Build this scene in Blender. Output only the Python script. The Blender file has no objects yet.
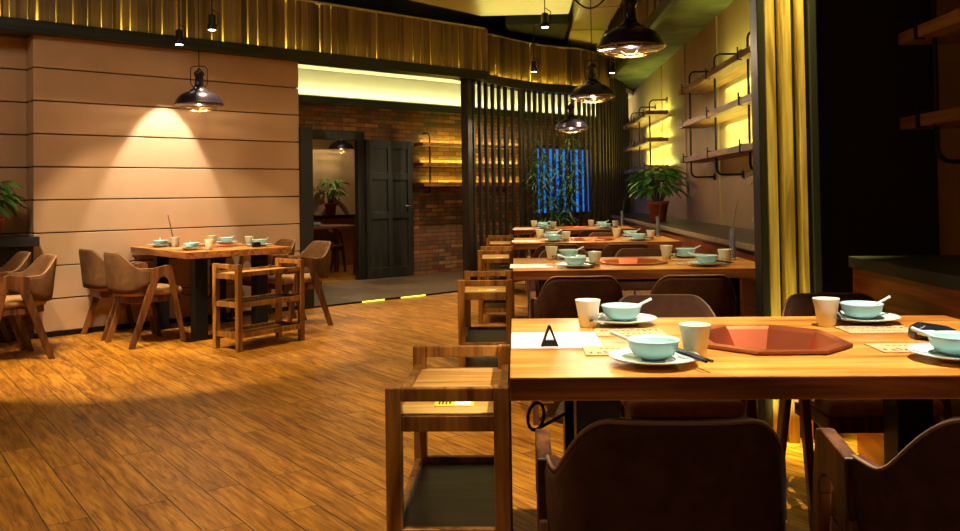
import bpy, bmesh, math, random
from mathutils import Matrix, Vector
random.seed(7)
PI = math.pi
C = bpy.context.scene.collection

# ------------------------------------------------------------------ materials
def lin(c):
    return tuple((x/12.92 if x <= .04045 else ((x+.055)/1.055)**2.4) for x in [v/255 for v in c]) + (1,)

def newmat(name):
    m = bpy.data.materials.new(name); m.use_nodes = True
    nt = m.node_tree; b = nt.nodes['Principled BSDF']
    return m, nt, b

def N(nt, t, **kw):
    n = nt.nodes.new(t)
    for k, v in kw.items():
        if k in n.inputs: n.inputs[k].default_value = v
        else: setattr(n, k, v)
    return n

def coords(nt, scale=(1,1,1), rot=(0,0,0), loc=(0,0,0)):
    tc = N(nt, 'ShaderNodeTexCoord'); mp = N(nt, 'ShaderNodeMapping')
    mp.inputs['Scale'].default_value = scale; mp.inputs['Rotation'].default_value = rot
    mp.inputs['Location'].default_value = loc
    nt.links.new(tc.outputs['Object'], mp.inputs['Vector'])
    return mp.outputs['Vector']

def ramp(nt, fac, stops):
    r = N(nt, 'ShaderNodeValToRGB')
    e = r.color_ramp.elements
    while len(e) < len(stops): e.new(.5)
    for i, (p, c) in enumerate(stops):
        e[i].position = p; e[i].color = c
    nt.links.new(fac, r.inputs['Fac'])
    return r.outputs['Color']

def mixc(nt, a, b, fac, mode='MIX'):
    m = N(nt, 'ShaderNodeMix', data_type='RGBA', blend_type=mode)
    for s, v in ((m.inputs['Factor'], fac), (m.inputs['A'], a), (m.inputs['B'], b)):
        if hasattr(v, 'is_linked'): nt.links.new(v, s)
        else: s.default_value = v
    return m.outputs['Result']

def bump(nt, b, h, strength=.3, dist=.01):
    bp = N(nt, 'ShaderNodeBump'); bp.inputs['Strength'].default_value = strength
    bp.inputs['Distance'].default_value = dist
    nt.links.new(h, bp.inputs['Height']); nt.links.new(bp.outputs['Normal'], b.inputs['Normal'])

def plain(name, col, rough=.5, metal=0, noise=.12, nscale=14, bmp=0, emit=None, estr=0, spec=.5):
    m, nt, b = newmat(name)
    c = lin(col)
    v = coords(nt)
    n = N(nt, 'ShaderNodeTexNoise'); n.inputs['Scale'].default_value = nscale; n.inputs['Detail'].default_value = 6
    nt.links.new(v, n.inputs['Vector'])
    lo = tuple(x*(1-noise) for x in c[:3])+(1,); hi = tuple(min(1, x*(1+noise)) for x in c[:3])+(1,)
    nt.links.new(ramp(nt, n.outputs['Fac'], [(.3, lo), (.7, hi)]), b.inputs['Base Color'])
    b.inputs['Roughness'].default_value = rough; b.inputs['Metallic'].default_value = metal
    b.inputs['Specular IOR Level'].default_value = spec
    if bmp: bump(nt, b, n.outputs['Fac'], bmp, .004)
    if emit:
        b.inputs['Emission Color'].default_value = lin(emit); b.inputs['Emission Strength'].default_value = estr
    return m

def wood(name, dark, mid, light, axis='x', rough=.4, scale=1, bmp=.15, contrast=1, spec=.5):
    m, nt, b = newmat(name)
    s = {'x': (1.2, 14, 14), 'y': (14, 1.2, 14), 'z': (14, 14, 1.2)}[axis]
    v = coords(nt, tuple(k*scale for k in s))
    n1 = N(nt, 'ShaderNodeTexNoise'); n1.inputs['Scale'].default_value = 1; n1.inputs['Detail'].default_value = 5
    n1.inputs['Distortion'].default_value = 1.2
    nt.links.new(v, n1.inputs['Vector'])
    s2 = {'x': (3, 70, 70), 'y': (70, 3, 70), 'z': (70, 70, 3)}[axis]
    v2 = coords(nt, tuple(k*scale for k in s2))
    n2 = N(nt, 'ShaderNodeTexNoise'); n2.inputs['Scale'].default_value = 1; n2.inputs['Detail'].default_value = 3
    nt.links.new(v2, n2.inputs['Vector'])
    col = ramp(nt, n1.outputs['Fac'], [(.34, lin(dark)), (.47, lin(mid)), (.62, lin(light))])
    g = ramp(nt, n2.outputs['Fac'], [(.35, (.62, .58, .55, 1)), (.6, (1, 1, 1, 1))])
    nt.links.new(mixc(nt, col, g, .8*contrast, 'MULTIPLY'), b.inputs['Base Color'])
    b.inputs['Roughness'].default_value = rough
    b.inputs['Specular IOR Level'].default_value = spec
    bump(nt, b, n2.outputs['Fac'], bmp, .002)
    return m

def floor_mat():
    m, nt, b = newmat('plank_floor')
    ang = -math.radians(129)
    v = coords(nt, (1, 1, 1), (0, 0, ang))
    br = N(nt, 'ShaderNodeTexBrick'); br.offset = .37; br.offset_frequency = 2
    br.inputs['Scale'].default_value = 1; br.inputs['Brick Width'].default_value = 1.15; br.inputs['Row Height'].default_value = .145
    br.inputs['Mortar Size'].default_value = .0028; br.inputs['Mortar Smooth'].default_value = .3; br.inputs['Bias'].default_value = 0
    br.inputs['Color1'].default_value = (0, 0, 0, 1); br.inputs['Color2'].default_value = (1, 1, 1, 1); br.inputs['Mortar'].default_value = (.5, .5, .5, 1)
    nt.links.new(v, br.inputs['Vector'])
    # warp the grain from plank to plank
    add = N(nt, 'ShaderNodeVectorMath', operation='MULTIPLY_ADD')
    nt.links.new(br.outputs['Color'], add.inputs[0]); add.inputs[1].default_value = (7, 5, 3); nt.links.new(v, add.inputs[2])
    mp = N(nt, 'ShaderNodeMapping'); mp.inputs['Scale'].default_value = (1.6, 13, 1); nt.links.new(add.outputs[0], mp.inputs['Vector'])
    n1 = N(nt, 'ShaderNodeTexNoise'); n1.inputs['Scale'].default_value = 1; n1.inputs['Detail'].default_value = 7; n1.inputs['Distortion'].default_value = 1.6
    n1.inputs['Roughness'].default_value = .62
    nt.links.new(mp.outputs[0], n1.inputs['Vector'])
    mp2 = N(nt, 'ShaderNodeMapping'); mp2.inputs['Scale'].default_value = (5, 60, 1); nt.links.new(add.outputs[0], mp2.inputs['Vector'])
    n2 = N(nt, 'ShaderNodeTexNoise'); n2.inputs['Scale'].default_value = 1; n2.inputs['Detail'].default_value = 4; n2.inputs['Distortion'].default_value = .8
    nt.links.new(mp2.outputs[0], n2.inputs['Vector'])
    base = ramp(nt, n1.outputs['Fac'], [(.3, lin((116, 68, 14))), (.45, lin((174, 112, 26))), (.62, lin((212, 148, 44)))])
    tint = ramp(nt, br.outputs['Color'], [(0, (.78, .74, .7, 1)), (1, (1.0, 1.0, .96, 1))])
    base = mixc(nt, base, tint, .75, 'MULTIPLY')
    g = ramp(nt, n2.outputs['Fac'], [(.36, (.56, .5, .44, 1)), (.54, (1, 1, 1, 1))])
    base = mixc(nt, base, g, .8, 'MULTIPLY')
    base = mixc(nt, base, lin((24, 12, 5)), br.outputs['Fac'])
    nt.links.new(base, b.inputs['Base Color'])
    rr = ramp(nt, n2.outputs['Fac'], [(.3, (.5, .5, .5, 1)), (.7, (.34, .34, .34, 1))])
    nt.links.new(rr, b.inputs['Roughness'])
    inv = N(nt, 'ShaderNodeMath', operation='MULTIPLY_ADD'); nt.links.new(br.outputs['Fac'], inv.inputs[0]); inv.inputs[1].default_value = -1.5
    nt.links.new(n2.outputs['Fac'], inv.inputs[2])
    bump(nt, b, inv.outputs[0], .35, .004)
    return m

def brick_mat(name, cols, mortar, bw=.24, rh=.062, vert=True, rough=.85, msize=.006):
    m, nt, b = newmat(name)
    tc = N(nt, 'ShaderNodeTexCoord'); sp = N(nt, 'ShaderNodeSeparateXYZ'); cb = N(nt, 'ShaderNodeCombineXYZ')
    nt.links.new(tc.outputs['Object'], sp.inputs[0]); nt.links.new(sp.outputs['X'], cb.inputs['X'])
    nt.links.new(sp.outputs['Z' if vert else 'Y'], cb.inputs['Y'])
    br = N(nt, 'ShaderNodeTexBrick'); br.inputs['Scale'].default_value = 1
    br.inputs['Brick Width'].default_value = bw; br.inputs['Row Height'].default_value = rh; br.inputs['Mortar Size'].default_value = msize
    br.inputs['Mortar Smooth'].default_value = .2; br.inputs['Bias'].default_value = 0
    br.inputs['Color1'].default_value = (0, 0, 0, 1); br.inputs['Color2'].default_value = (1, 1, 1, 1)
    nt.links.new(cb.outputs[0], br.inputs['Vector'])
    nz = N(nt, 'ShaderNodeTexNoise'); nz.inputs['Scale'].default_value = 9; nz.inputs['Detail'].default_value = 5
    nt.links.new(cb.outputs[0], nz.inputs['Vector'])
    k = len(cols)
    col = ramp(nt, br.outputs['Color'], [(i/(k-1), lin(c)) for i, c in enumerate(cols)])
    g = ramp(nt, nz.outputs['Fac'], [(.3, (.55, .55, .55, 1)), (.7, (1, 1, 1, 1))])
    col = mixc(nt, col, g, .8, 'MULTIPLY')
    col = mixc(nt, col, lin(mortar), br.outputs['Fac'])
    nt.links.new(col, b.inputs['Base Color']); b.inputs['Roughness'].default_value = rough
    inv = N(nt, 'ShaderNodeMath', operation='MULTIPLY_ADD'); nt.links.new(br.outputs['Fac'], inv.inputs[0]); inv.inputs[1].default_value = -1.2
    nt.links.new(nz.outputs['Fac'], inv.inputs[2])
    bump(nt, b, inv.outputs[0], .6, .01)
    return m

def planks_mat(name, cols, bw=.11, rough=.6):
    """vertical boards told apart by cells of the horizontal coordinate"""
    m, nt, b = newmat(name)
    tc = N(nt, 'ShaderNodeTexCoord'); mp = N(nt, 'ShaderNodeMapping'); mp.inputs['Scale'].default_value = (1/bw, 1/bw, .02)
    nt.links.new(tc.outputs['Object'], mp.inputs[0])
    vo = N(nt, 'ShaderNodeTexVoronoi'); vo.inputs['Scale'].default_value = 1; vo.inputs['Randomness'].default_value = 1
    nt.links.new(mp.outputs[0], vo.inputs['Vector'])
    sp = N(nt, 'ShaderNodeSeparateColor'); nt.links.new(vo.outputs['Color'], sp.inputs[0])
    k = len(cols)
    col = ramp(nt, sp.outputs[0], [(i/(k-1), lin(c)) for i, c in enumerate(cols)])
    mp2 = N(nt, 'ShaderNodeMapping'); mp2.inputs['Scale'].default_value = (60, 60, 2.5); nt.links.new(tc.outputs['Object'], mp2.inputs[0])
    n2 = N(nt, 'ShaderNodeTexNoise'); n2.inputs['Scale'].default_value = 1; nt.links.new(mp2.outputs[0], n2.inputs['Vector'])
    g = ramp(nt, n2.outputs['Fac'], [(.3, (.6, .58, .55, 1)), (.65, (1, 1, 1, 1))])
    nt.links.new(mixc(nt, col, g, .8, 'MULTIPLY'), b.inputs['Base Color'])
    b.inputs['Roughness'].default_value = rough
    return m

M = {}
M['floor'] = floor_mat()
M['corridor'] = brick_mat('corridor_stone', [(70, 52, 34), (92, 70, 46), (110, 86, 58)], (40, 30, 20), .6, .6, False, .5, .004)
M['brick'] = brick_mat('mixed_brick', [(150, 92, 56), (96, 78, 62), (168, 106, 62), (120, 66, 44), (184, 132, 88), (86, 74, 66)], (70, 58, 44))
M['plaster'] = plain('tan_plaster', (190, 150, 110), .8, noise=.06, nscale=3, bmp=.05)
M['groove'] = plain('groove_black', (48, 30, 20), .8)
M['cream'] = plain('cream_plaster', (206, 200, 168), .85, noise=.04, nscale=2)
M['roomwall'] = plain('back_room_plaster', (190, 160, 112), .8, noise=.05)
M['concrete'] = plain('rough_concrete', (104, 108, 78), .85, noise=.5, nscale=2.4, bmp=.35)
M['rightwall'] = plain('right_wall_board', (168, 134, 106), .55, noise=.14, nscale=1.5)
M['ceil'] = plain('dark_ceiling', (104, 102, 72), .9, noise=.2, nscale=2)
M['blackpaint'] = plain('black_paint', (18, 15, 13), .62, noise=.25, nscale=6)
M['steel'] = plain('dark_steel', (34, 34, 36), .42, .7, noise=.2, nscale=20)
M['beam'] = wood('black_beam', (16, 18, 16), (28, 30, 26), (44, 46, 38), 'x', .5, bmp=.3)
M['slat'] = wood('dark_slat', (26, 18, 13), (38, 27, 18), (52, 38, 26), 'z', .5)
M['doorwood'] = wood('black_door', (20, 20, 18), (30, 30, 27), (44, 44, 38), 'z', .5)
M['fascia'] = planks_mat('fascia_planks', [(92, 66, 40), (140, 108, 66), (74, 52, 34), (160, 126, 80), (108, 80, 48), (124, 94, 60)], .1)
M['fasciatrim'] = plain('fascia_top_strip', (190, 176, 120), .6)
M['post'] = wood('post_planks', (150, 116, 54), (196, 160, 84), (214, 182, 108), 'z', .55)
M['top'] = wood('table_oak', (160, 88, 26), (204, 132, 48), (226, 164, 76), 'x', .3, .8, contrast=.8)
M['edge'] = wood('table_edge', (104, 56, 24), (150, 88, 40), (184, 116, 56), 'x', .4, 1)
M['cart'] = wood('cart_wood', (96, 58, 20), (144, 94, 36), (178, 124, 54), 'z', .4, 1)
M['carttray'] = wood('cart_tray', (160, 106, 44), (198, 144, 68), (216, 170, 92), 'x', .4, 1)
M['cartdark'] = wood('cart_dark_board', (44, 32, 22), (60, 46, 32), (76, 60, 42), 'x', .35)
M['chairwood'] = wood('chair_walnut', (52, 28, 12), (88, 50, 22), (122, 74, 34), 'z', .4, 1)
M['fabric'] = plain('brown_velvet', (80, 50, 31), .9, noise=.22, nscale=22, bmp=.1)
M['tanfabric'] = plain('tan_leather', (86, 56, 30), .8, noise=.25, nscale=16, bmp=.1)
M['seat'] = plain('seat_fabric', (168, 128, 84), .8, noise=.15, nscale=25)
M['piping'] = plain('piping', (150, 112, 80), .7)
for f in ('fabric', 'tanfabric', 'seat'):
    b = M[f].node_tree.nodes['Principled BSDF']; b.inputs['Sheen Weight'].default_value = .0; b.inputs['Specular IOR Level'].default_value = .2; b.inputs['Sheen Roughness'].default_value = .4
M['celadon'] = plain('celadon_glaze', (168, 206, 205), .18, noise=.04)
M['plate'] = plain('pale_glaze', (206, 226, 222), .2, noise=.03)
M['cupglaze'] = plain('cup_glaze', (216, 216, 192), .3, noise=.04)
M['white'] = plain('white_paper', (232, 232, 236), .7, noise=.02)
M['card'] = plain('kraft_card', (196, 160, 112), .75, noise=.05)
M['ink'] = plain('ink', (60, 44, 34), .7)
M['darkblue'] = plain('dark_lacquer', (26, 28, 44), .25)
M['silver'] = plain('silver_metal', (200, 200, 205), .25, 1)
M['glassy'] = newmat('clear_glass')[0]
b = M['glassy'].node_tree.nodes['Principled BSDF']; b.inputs['Transmission Weight'].default_value = .9; b.inputs['Roughness'].default_value = .05; b.inputs['IOR'].default_value = 1.3
M['copper'] = plain('copper', (240, 126, 80), .3, .88, noise=.15, nscale=5, bmp=.08)
M['lampblack'] = plain('lamp_enamel', (52, 46, 60), .25, .5, noise=.1)
M['lampinner'] = plain('lamp_inner_gold', (236, 168, 96), .4, .6)
M['cage'] = plain('cage_brass', (150, 116, 62), .35, .9)
M['bulb'] = plain('bulb_glow', (255, 220, 170), .4, emit=(255, 206, 140), estr=2.5)
M['lens'] = plain('spot_lens', (255, 240, 220), .4, emit=(255, 236, 210), estr=22)
M['ledglow'] = plain('led_glow', (240, 240, 90), .5, emit=(232, 240, 70), estr=2.2)
M['terracotta'] = plain('terracotta', (150, 66, 38), .7)
M['leaf'] = plain('leaf_green', (88, 150, 50), .4, noise=.5, nscale=9)
M['leaf2'] = plain('bamboo_leaf', (46, 92, 40), .5, noise=.5, nscale=9)
M['stem'] = plain('plant_stem', (84, 92, 44), .6)
M['twig'] = plain('twig', (112, 78, 48), .7)
M['duct'] = plain('duct_sheet', (206, 192, 140), .55, noise=.06, nscale=2)
M['ledgetop'] = plain('ledge_dark_stone', (30, 22, 18), .3, noise=.2)
M['ledgewood'] = wood('ledge_front_wood', (96, 44, 22), (138, 70, 34), (170, 94, 46), 'y', .4)
M['ledgeedge'] = plain('ledge_metal_edge', (178, 164, 144), .35, .6)
M['shelfwood'] = wood('shelf_wood', (92, 54, 28), (124, 78, 42), (150, 102, 58), 'y', .5)
M['yellowcard'] = plain('yellow_card', (238, 214, 34), .6)
M['lowbrick'] = brick_mat('low_brick', [(110, 62, 40), (90, 56, 42), (136, 82, 52)], (52, 34, 24))

# ------------------------------------------------------------------ mesh builder
class MB:
    def __init__(s): s.v = []; s.f = []; s.smooth = []
    def add(s, vs, fs, smooth=False):
        o = len(s.v); s.v += [tuple(v) for v in vs]
        s.f += [tuple(i+o for i in f) for f in fs]; s.smooth += [smooth]*len(fs); return s
    def box(s, x0, x1, y0, y1, z0, z1):
        vs = [(x0,y0,z0),(x1,y0,z0),(x1,y1,z0),(x0,y1,z0),(x0,y0,z1),(x1,y0,z1),(x1,y1,z1),(x0,y1,z1)]
        return s.add(vs, [(0,3,2,1),(4,5,6,7),(0,1,5,4),(1,2,6,5),(2,3,7,6),(3,0,4,7)])
    def prism(s, pts, lo, hi, axis='x'):
        """polygon pts in the two other axes, extruded along axis"""
        def P(p, h):
            return {'x': (h, p[0], p[1]), 'y': (p[0], h, p[1]), 'z': (p[0], p[1], h)}[axis]
        n = len(pts)
        vs = [P(p, lo) for p in pts] + [P(p, hi) for p in pts]
        fs = [tuple(range(n))[::-1], tuple(range(n, 2*n))] + [(i, (i+1) % n, (i+1) % n+n, i+n) for i in range(n)]
        return s.add(vs, fs)
    def lathe(s, prof, n=32, c=(0,0,0), smooth=True):
        vs = []; fs = []; k = len(prof)
        for r, z in prof:
            for i in range(n):
                a = 2*PI*i/n; vs.append((c[0]+r*math.cos(a), c[1]+r*math.sin(a), c[2]+z))
        for j in range(k-1):
            for i in range(n):
                fs.append((j*n+i, j*n+(i+1) % n, (j+1)*n+(i+1) % n, (j+1)*n+i))
        if prof[0][0] > 1e-4: fs.append(tuple(range(n))[::-1])
        if prof[-1][0] > 1e-4: fs.append(tuple(range((k-1)*n, k*n)))
        return s.add(vs, fs, smooth)
    def tube(s, pts, r, n=8, closed=False):
        pts = [Vector(p) for p in pts]; k = len(pts)
        rs = r if isinstance(r, (list, tuple)) else [r]*k
        vs = []; fs = []; prev = None
        for i, p in enumerate(pts):
            a = pts[(i-1) % k] if (i > 0 or closed) else p
            b = pts[(i+1) % k] if (i < k-1 or closed) else p
            t = (b-a).normalized()
            if prev is None:
                up = Vector((0, 0, 1)) if abs(t.z) < .9 else Vector((1, 0, 0))
                x = t.cross(up).normalized()
            else:
                x = (prev - t*prev.dot(t)).normalized()
            prev = x; y = t.cross(x)
            for j in range(n):
                q = 2*PI*j/n; vs.append(p + (x*math.cos(q)+y*math.sin(q))*rs[i])
        for i in range(k if closed else k-1):
            i2 = (i+1) % k
            for j in range(n): fs.append((i*n+j, i*n+(j+1) % n, i2*n+(j+1) % n, i2*n+j))
        if not closed: fs += [tuple(range(n))[::-1], tuple(range((k-1)*n, k*n))]
        return s.add(vs, fs, True)
    def build(s, name, mat, parent=None, loc=None, rz=0, bevel=0, seg=2):
        me = bpy.data.meshes.new(name); me.from_pydata(s.v, [], s.f)
        bm = bmesh.new(); bm.from_mesh(me); bmesh.ops.recalc_face_normals(bm, faces=bm.faces); bm.to_mesh(me); bm.free()
        for p, sm in zip(me.polygons, s.smooth): p.use_smooth = sm
        me.materials.append(M[mat] if isinstance(mat, str) else mat)
        o = bpy.data.objects.new(name, me); C.objects.link(o)
        if parent: o.parent = parent
        if loc: o.location = loc
        o.rotation_euler.z = rz
        if bevel:
            md = o.modifiers.new('bevel', 'BEVEL'); md.width = bevel; md.segments = seg; md.limit_method = 'ANGLE'; md.angle_limit = math.radians(40)
        return o

def tag(o, label=None, cat=None, group=None, kind=None):
    if label: o['label'] = label
    if cat: o['category'] = cat
    if group: o['group'] = group
    if kind: o['kind'] = kind
    return o
def empty(name, loc, rz=0, label=None, cat=None, group=None):
    o = bpy.data.objects.new(name, None); C.objects.link(o); o.location = loc; o.rotation_euler.z = rz
    o.empty_display_size = .1
    return tag(o, label, cat, group)
def struct(mb, name, mat, **k): return tag(mb.build(name, mat, **k), kind='structure')
def dup(root, loc, rz=0, label=None, group=None):
    kids = {}
    for o in list(C.objects):
        if o.parent: kids.setdefault(o.parent, []).append(o)
    def cp(o, par):
        c = o.copy(); C.objects.link(c); c.parent = par
        for ch in kids.get(o, []): cp(ch, c)
        return c
    r = cp(root, None); r.location = loc; r.rotation_euler.z = rz
    if label: r['label'] = label
    if group: r['group'] = group
    return r

# left wall frame: x = along the wall, y = minus distance in front of it
WP = Vector((-4.16, 7.18, 0)); WA = math.radians(43.3)
WU = Vector((math.cos(WA), math.sin(WA), 0)); WN = Vector((math.sin(WA), -math.cos(WA), 0))
def W(a, b, z=0):
    p = WP + WU*a + WN*b; return (p.x, p.y, z)
def wbox(name, mat, a0, a1, b0, b1, z0, z1, **k):
    mb = MB().box(a0, a1, -b1, -b0, z0, z1); return mb.build(name, mat, loc=tuple(WP), rz=WA, **k)
def wstruct(*a, **k): return tag(wbox(*a, **k), kind='structure')

# ------------------------------------------------------------------ camera
F = 850.
cam_d = bpy.data.cameras.new('camera'); cam = bpy.data.objects.new('camera', cam_d); C.objects.link(cam)
cam_d.sensor_width = 36; cam_d.lens = F/960*36; cam_d.shift_y = (176-265.5)/960; cam_d.clip_start = .05
cam.matrix_world = Matrix.Translation((0, 0, 1.18)) @ Matrix.Rotation(.0412, 4, 'Z') @ Matrix.Rotation(PI/2+.0225, 4, 'X') @ Matrix.Rotation(-.0145, 4, 'Z')
sc = bpy.context.scene; sc.camera = cam

# ------------------------------------------------------------------ setting
CEIL = 3.75
struct(MB().box(-7.6, 2.3, -3, 17.5, -.1, 0), 'floor', 'floor')
struct(MB().box(-7.6, 2.3, -3, 17.5, CEIL, CEIL+.1), 'ceiling', 'ceil')
struct(MB().box(-7.6, 2.3, -3.1, -3, 0, CEIL), 'wall_rear', 'plaster')
struct(MB().box(-7.7, -7.6, -3, 17.5, 0, CEIL), 'wall_west', 'plaster')
struct(MB().box(2.15, 2.3, -3, 17.5, 0, CEIL), 'wall_right', 'rightwall')
struct(MB().box(-7.6, 2.3, 17.5, 17.6, 0, CEIL), 'wall_far', 'blackpaint')

# left wall panels with shadow grooves
mb = MB()
for i in range(9):
    z0 = 2.63-.2885*(i+1)+.011; z1 = 2.63-.2885*i
    if i == 8: z0 = .045
    mb.box(0, 2.57, 0, .05, z0, z1)
    if i < 9: mb.box(-4.8, 0, .22, .27, z0, z1)
    mb.box(0, .05, .05, .24, z0, z1)
struct(mb, 'wall_left', 'plaster', loc=tuple(WP), rz=WA, bevel=.004)
mb = MB(); mb.box(.02, 2.56, .04, .2, 0, 2.63); mb.box(-4.8, .02, .26, .4, 0, 2.63)
struct(mb, 'wall_left_backing', 'groove', loc=tuple(WP), rz=WA)
wstruct('baseboard_left', 'steel', 0, 2.57, 0, .015, 0, .045)
wstruct('wall_alcove', 'plaster', 2.3, 2.5, -2.15, -.2, 0, 2.95)
wstruct('trim_1', 'blackpaint', 2.57, 2.72, -.16, .03, 0, 1.93, bevel=.006)       # dark door post at the wall's end
# beam under the plank fascia
wstruct('trim_2', 'beam', -4.8, 5.2, -.14, .1, 2.63, 2.74, bevel=.006)
# plank fascia (one surface of vertical boards)
mb = MB(); a = -4.8; rr = random.Random(3)
while a < 5.18:
    w = rr.uniform(.07, .17); w = min(w, 5.2-a); d = rr.choice([0, 0, .012, .022, -.03])
    mb.box(a+.006, a+w-.006, .0-d, .02-d, 2.745 if d > -.02 else 2.76, 3.28); a += w
mb.box(5.18, 5.2, -.08, .1, 2.745, 3.28)
fas = struct(mb, 'wall_fascia', 'fascia', loc=tuple(WP), rz=WA)
wstruct('trim_3', 'fasciatrim', -4.8, 5.2, -.13, .04, 3.28, 3.3)
wstruct('wall_fascia_backing', 'roomwall', -4.8, 5.2, -.14, -.12, 2.745, 3.28)

# curved fascia over the slat screen
CUR = [(-.592, 10.553), (-.36, 11.0), (-.12, 11.42), (.13, 11.75), (.4, 12.05), (.7, 12.27), (1.0, 12.48), (1.27, 12.83), (1.52, 13.4)]
SCREEN = CUR + [(1.78, 14.2), (2.02, 15.1)]
def resample(pts, step):
    out = []; acc = 0; P = [Vector((p[0], p[1], 0)) for p in pts]
    for i in range(len(P)-1):
        seg = P[i+1]-P[i]; L = seg.length; t = acc
        while t < L:
            out.append((P[i]+seg*(t/L), seg.normalized())); t += step
        acc = t-L
    return out
def ribbon(mb, pts, t0, t1, z0, z1):
    """a strip following pts, from offset t0 to t1 on its room side"""
    P = [Vector((p[0], p[1], 0)) for p in pts]; n = len(P); nm = []
    for i in range(n):
        d = (P[min(i+1, n-1)]-P[max(i-1, 0)]).normalized(); nm.append(Vector((d.y, -d.x, 0)))
    vs = []
    for p, q in zip(P, nm):
        for t, z in ((t0, z0), (t1, z0), (t1, z1), (t0, z1)): vs.append((p.x+q.x*t, p.y+q.y*t, z))
    fs = [(0, 1, 2, 3)[::-1], tuple(4*(n-1)+k for k in range(4))]
    for i in range(n-1):
        for k in range(4): fs.append((4*i+k, 4*i+(k+1) % 4, 4*i+4+(k+1) % 4, 4*i+4+k))
    mb.add(vs, fs); return mb
FC = [(-.33, 11.12)]+CUR[2:]
struct(ribbon(MB(), CUR, -.16, .07, 2.63, 2.74), 'trim_4', 'beam')
mb = MB(); rr = random.Random(9); pts = resample(FC, .11)
for p, d in pts:
    n_ = Vector((d.y, -d.x, 0)); off = rr.choice([0, 0, .012, .02, -.02]); q = p+n_*off
    hw = .048
    vs = []
    for z in (2.745, 3.28):
        for s_, t in ((-1, -.02), (1, -.02), (1, .02), (-1, .02)):
            w_ = q+d*s_*hw+n_*t; vs.append((w_.x, w_.y, z))
    mb.add(vs, [(0,3,2,1),(4,5,6,7),(0,1,5,4),(1,2,6,5),(2,3,7,6),(3,0,4,7)])
struct(mb, 'wall_curved_fascia', 'fascia')
struct(ribbon(MB(), FC, -.16, -.14, 2.745, 3.28), 'wall_curved_backing', 'roomwall')
struct(ribbon(MB(), FC, -.16, .03, 3.28, 3.3), 'trim_5', 'fasciatrim')
# alcove ceiling
E1 = W(10.7, -2.15); E0 = W(2.3, -2.15)
poly = [W(2.5, -.12)[:2], W(4.95, -.12)[:2]] + [(x-.02, y+.12) for x, y in CUR[1:]] + [(2.14, 15.3), (2.14, E1[1]), E0[:2]]
struct(MB().prism(poly, 2.93, 3.0, 'z'), 'ceiling_alcove', 'cream')
# brick wall with upper cream band, doorway and blue window
BB = -2.15
mb = MB()
def wall_hole(mb, a0, a1, y0, y1, z0, z1, holes):
    """boxes round rectangular holes (a0, a1, z0, z1), sorted by a"""
    x = a0
    for h in holes:
        mb.box(x, h[0], y0, y1, z0, z1)
        if h[2] > z0: mb.box(h[0], h[1], y0, y1, z0, h[2])
        mb.box(h[0], h[1], y0, y1, h[3], z1); x = h[1]
    mb.box(x, a1, y0, y1, z0, z1)
wall_hole(mb, 2.3, 10.7, -BB, -BB+.08, 0, 2.5, [(3.93, 4.7, 0, 2.03), (8.22, 9.7, .82, 2.0)])
struct(mb, 'wall_brick', 'brick', loc=tuple(WP), rz=WA)
wstruct('wall_light_band', 'cream', 2.3, 10.7, BB-.15, BB-.02, 2.5, 2.95)
wstruct('trim_6', 'beam', 2.5, 10.7, BB, BB+.07, 2.45, 2.56)
# doorway frame and closed black door
mb = MB(); mb.box(3.82, 3.93, -BB-.03, -BB+.06, 0, 2.1); mb.box(4.67, 4.79, -BB-.03, -BB+.06, 0, 2.1); mb.box(3.93, 4.67, -BB-.03, -BB+.06, 1.98, 2.1)
struct(mb, 'door_1', 'doorwood', loc=tuple(WP), rz=WA, bevel=.006)
mb = MB(); y1 = -BB-.005; y0 = y1-.05
mb.box(4.78, 5.6, y0, y1, .02, 1.99)
for x0, x1 in ((4.78, 4.88), (5.15, 5.23), (5.5, 5.6)): mb.box(x0, x1, y0-.02, y0, .02, 1.99)
for z0, z1 in ((.02, .16), (.86, .96), (1.42, 1.52), (1.87, 1.99)): mb.box(4.88, 5.5, y0-.018, y0, z0, z1)
d2 = struct(mb, 'door_2', 'doorwood', loc=tuple(WP), rz=WA, bevel=.004)
mb = MB(); mb.tube([(5.44, y0-.02, 1.04), (5.44, y0-.06, 1.04), (5.54, y0-.06, 1.04)], .01)
mb.build('door_handle', 'silver', d2)
# corridor floor and lit threshold
poly = [(2.3, 0), (4.93, 0), (5.9, .5), (7.4, 1.2), (7.4, 2.15), (2.3, 2.15)]
struct(MB().prism(poly, 0, .012, 'z'), 'floor_corridor', 'corridor', loc=tuple(WP), rz=WA)
wstruct('trim_7', 'steel', 2.72, 4.93, 0, .03, 0, .018)
for a0, a1 in ((3.32, 3.62), (3.85, 4.2)):
    o = wbox('step_light', 'ledglow', a0, a1, .03, .036, .004, .016)
    tag(o, 'short green-yellow light strip set in the floor threshold, %s one' % ('left' if a0 < 3.6 else 'right'), 'light strip', 'threshold light strips')
# blue window
mb = MB()
for x0, x1, z0, z1 in ((8.2, 8.26, .8, 2.02), (9.66, 9.72, .8, 2.02), (8.26, 9.66, .8, .86), (8.26, 9.66, 1.96, 2.02), (9.05, 9.09, .86, 1.96)):
    mb.box(x0, x1, -BB+.0, -BB+.1, z0, z1)
w1 = struct(mb, 'window_1', 'steel', loc=tuple(WP), rz=WA)
m, nt, b = newmat('twilight_glass')
b.inputs['Base Color'].default_value = lin((20, 60, 120)); b.inputs['Roughness'].default_value = .2
b.inputs['Emission Color'].default_value = lin((20, 120, 240)); b.inputs['Emission Strength'].default_value = .95
M['sky'] = m
MB().box(8.26, 9.66, -BB+.06, -BB+.07, .86, 1.96).build('window_pane', 'sky', w1)

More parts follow.
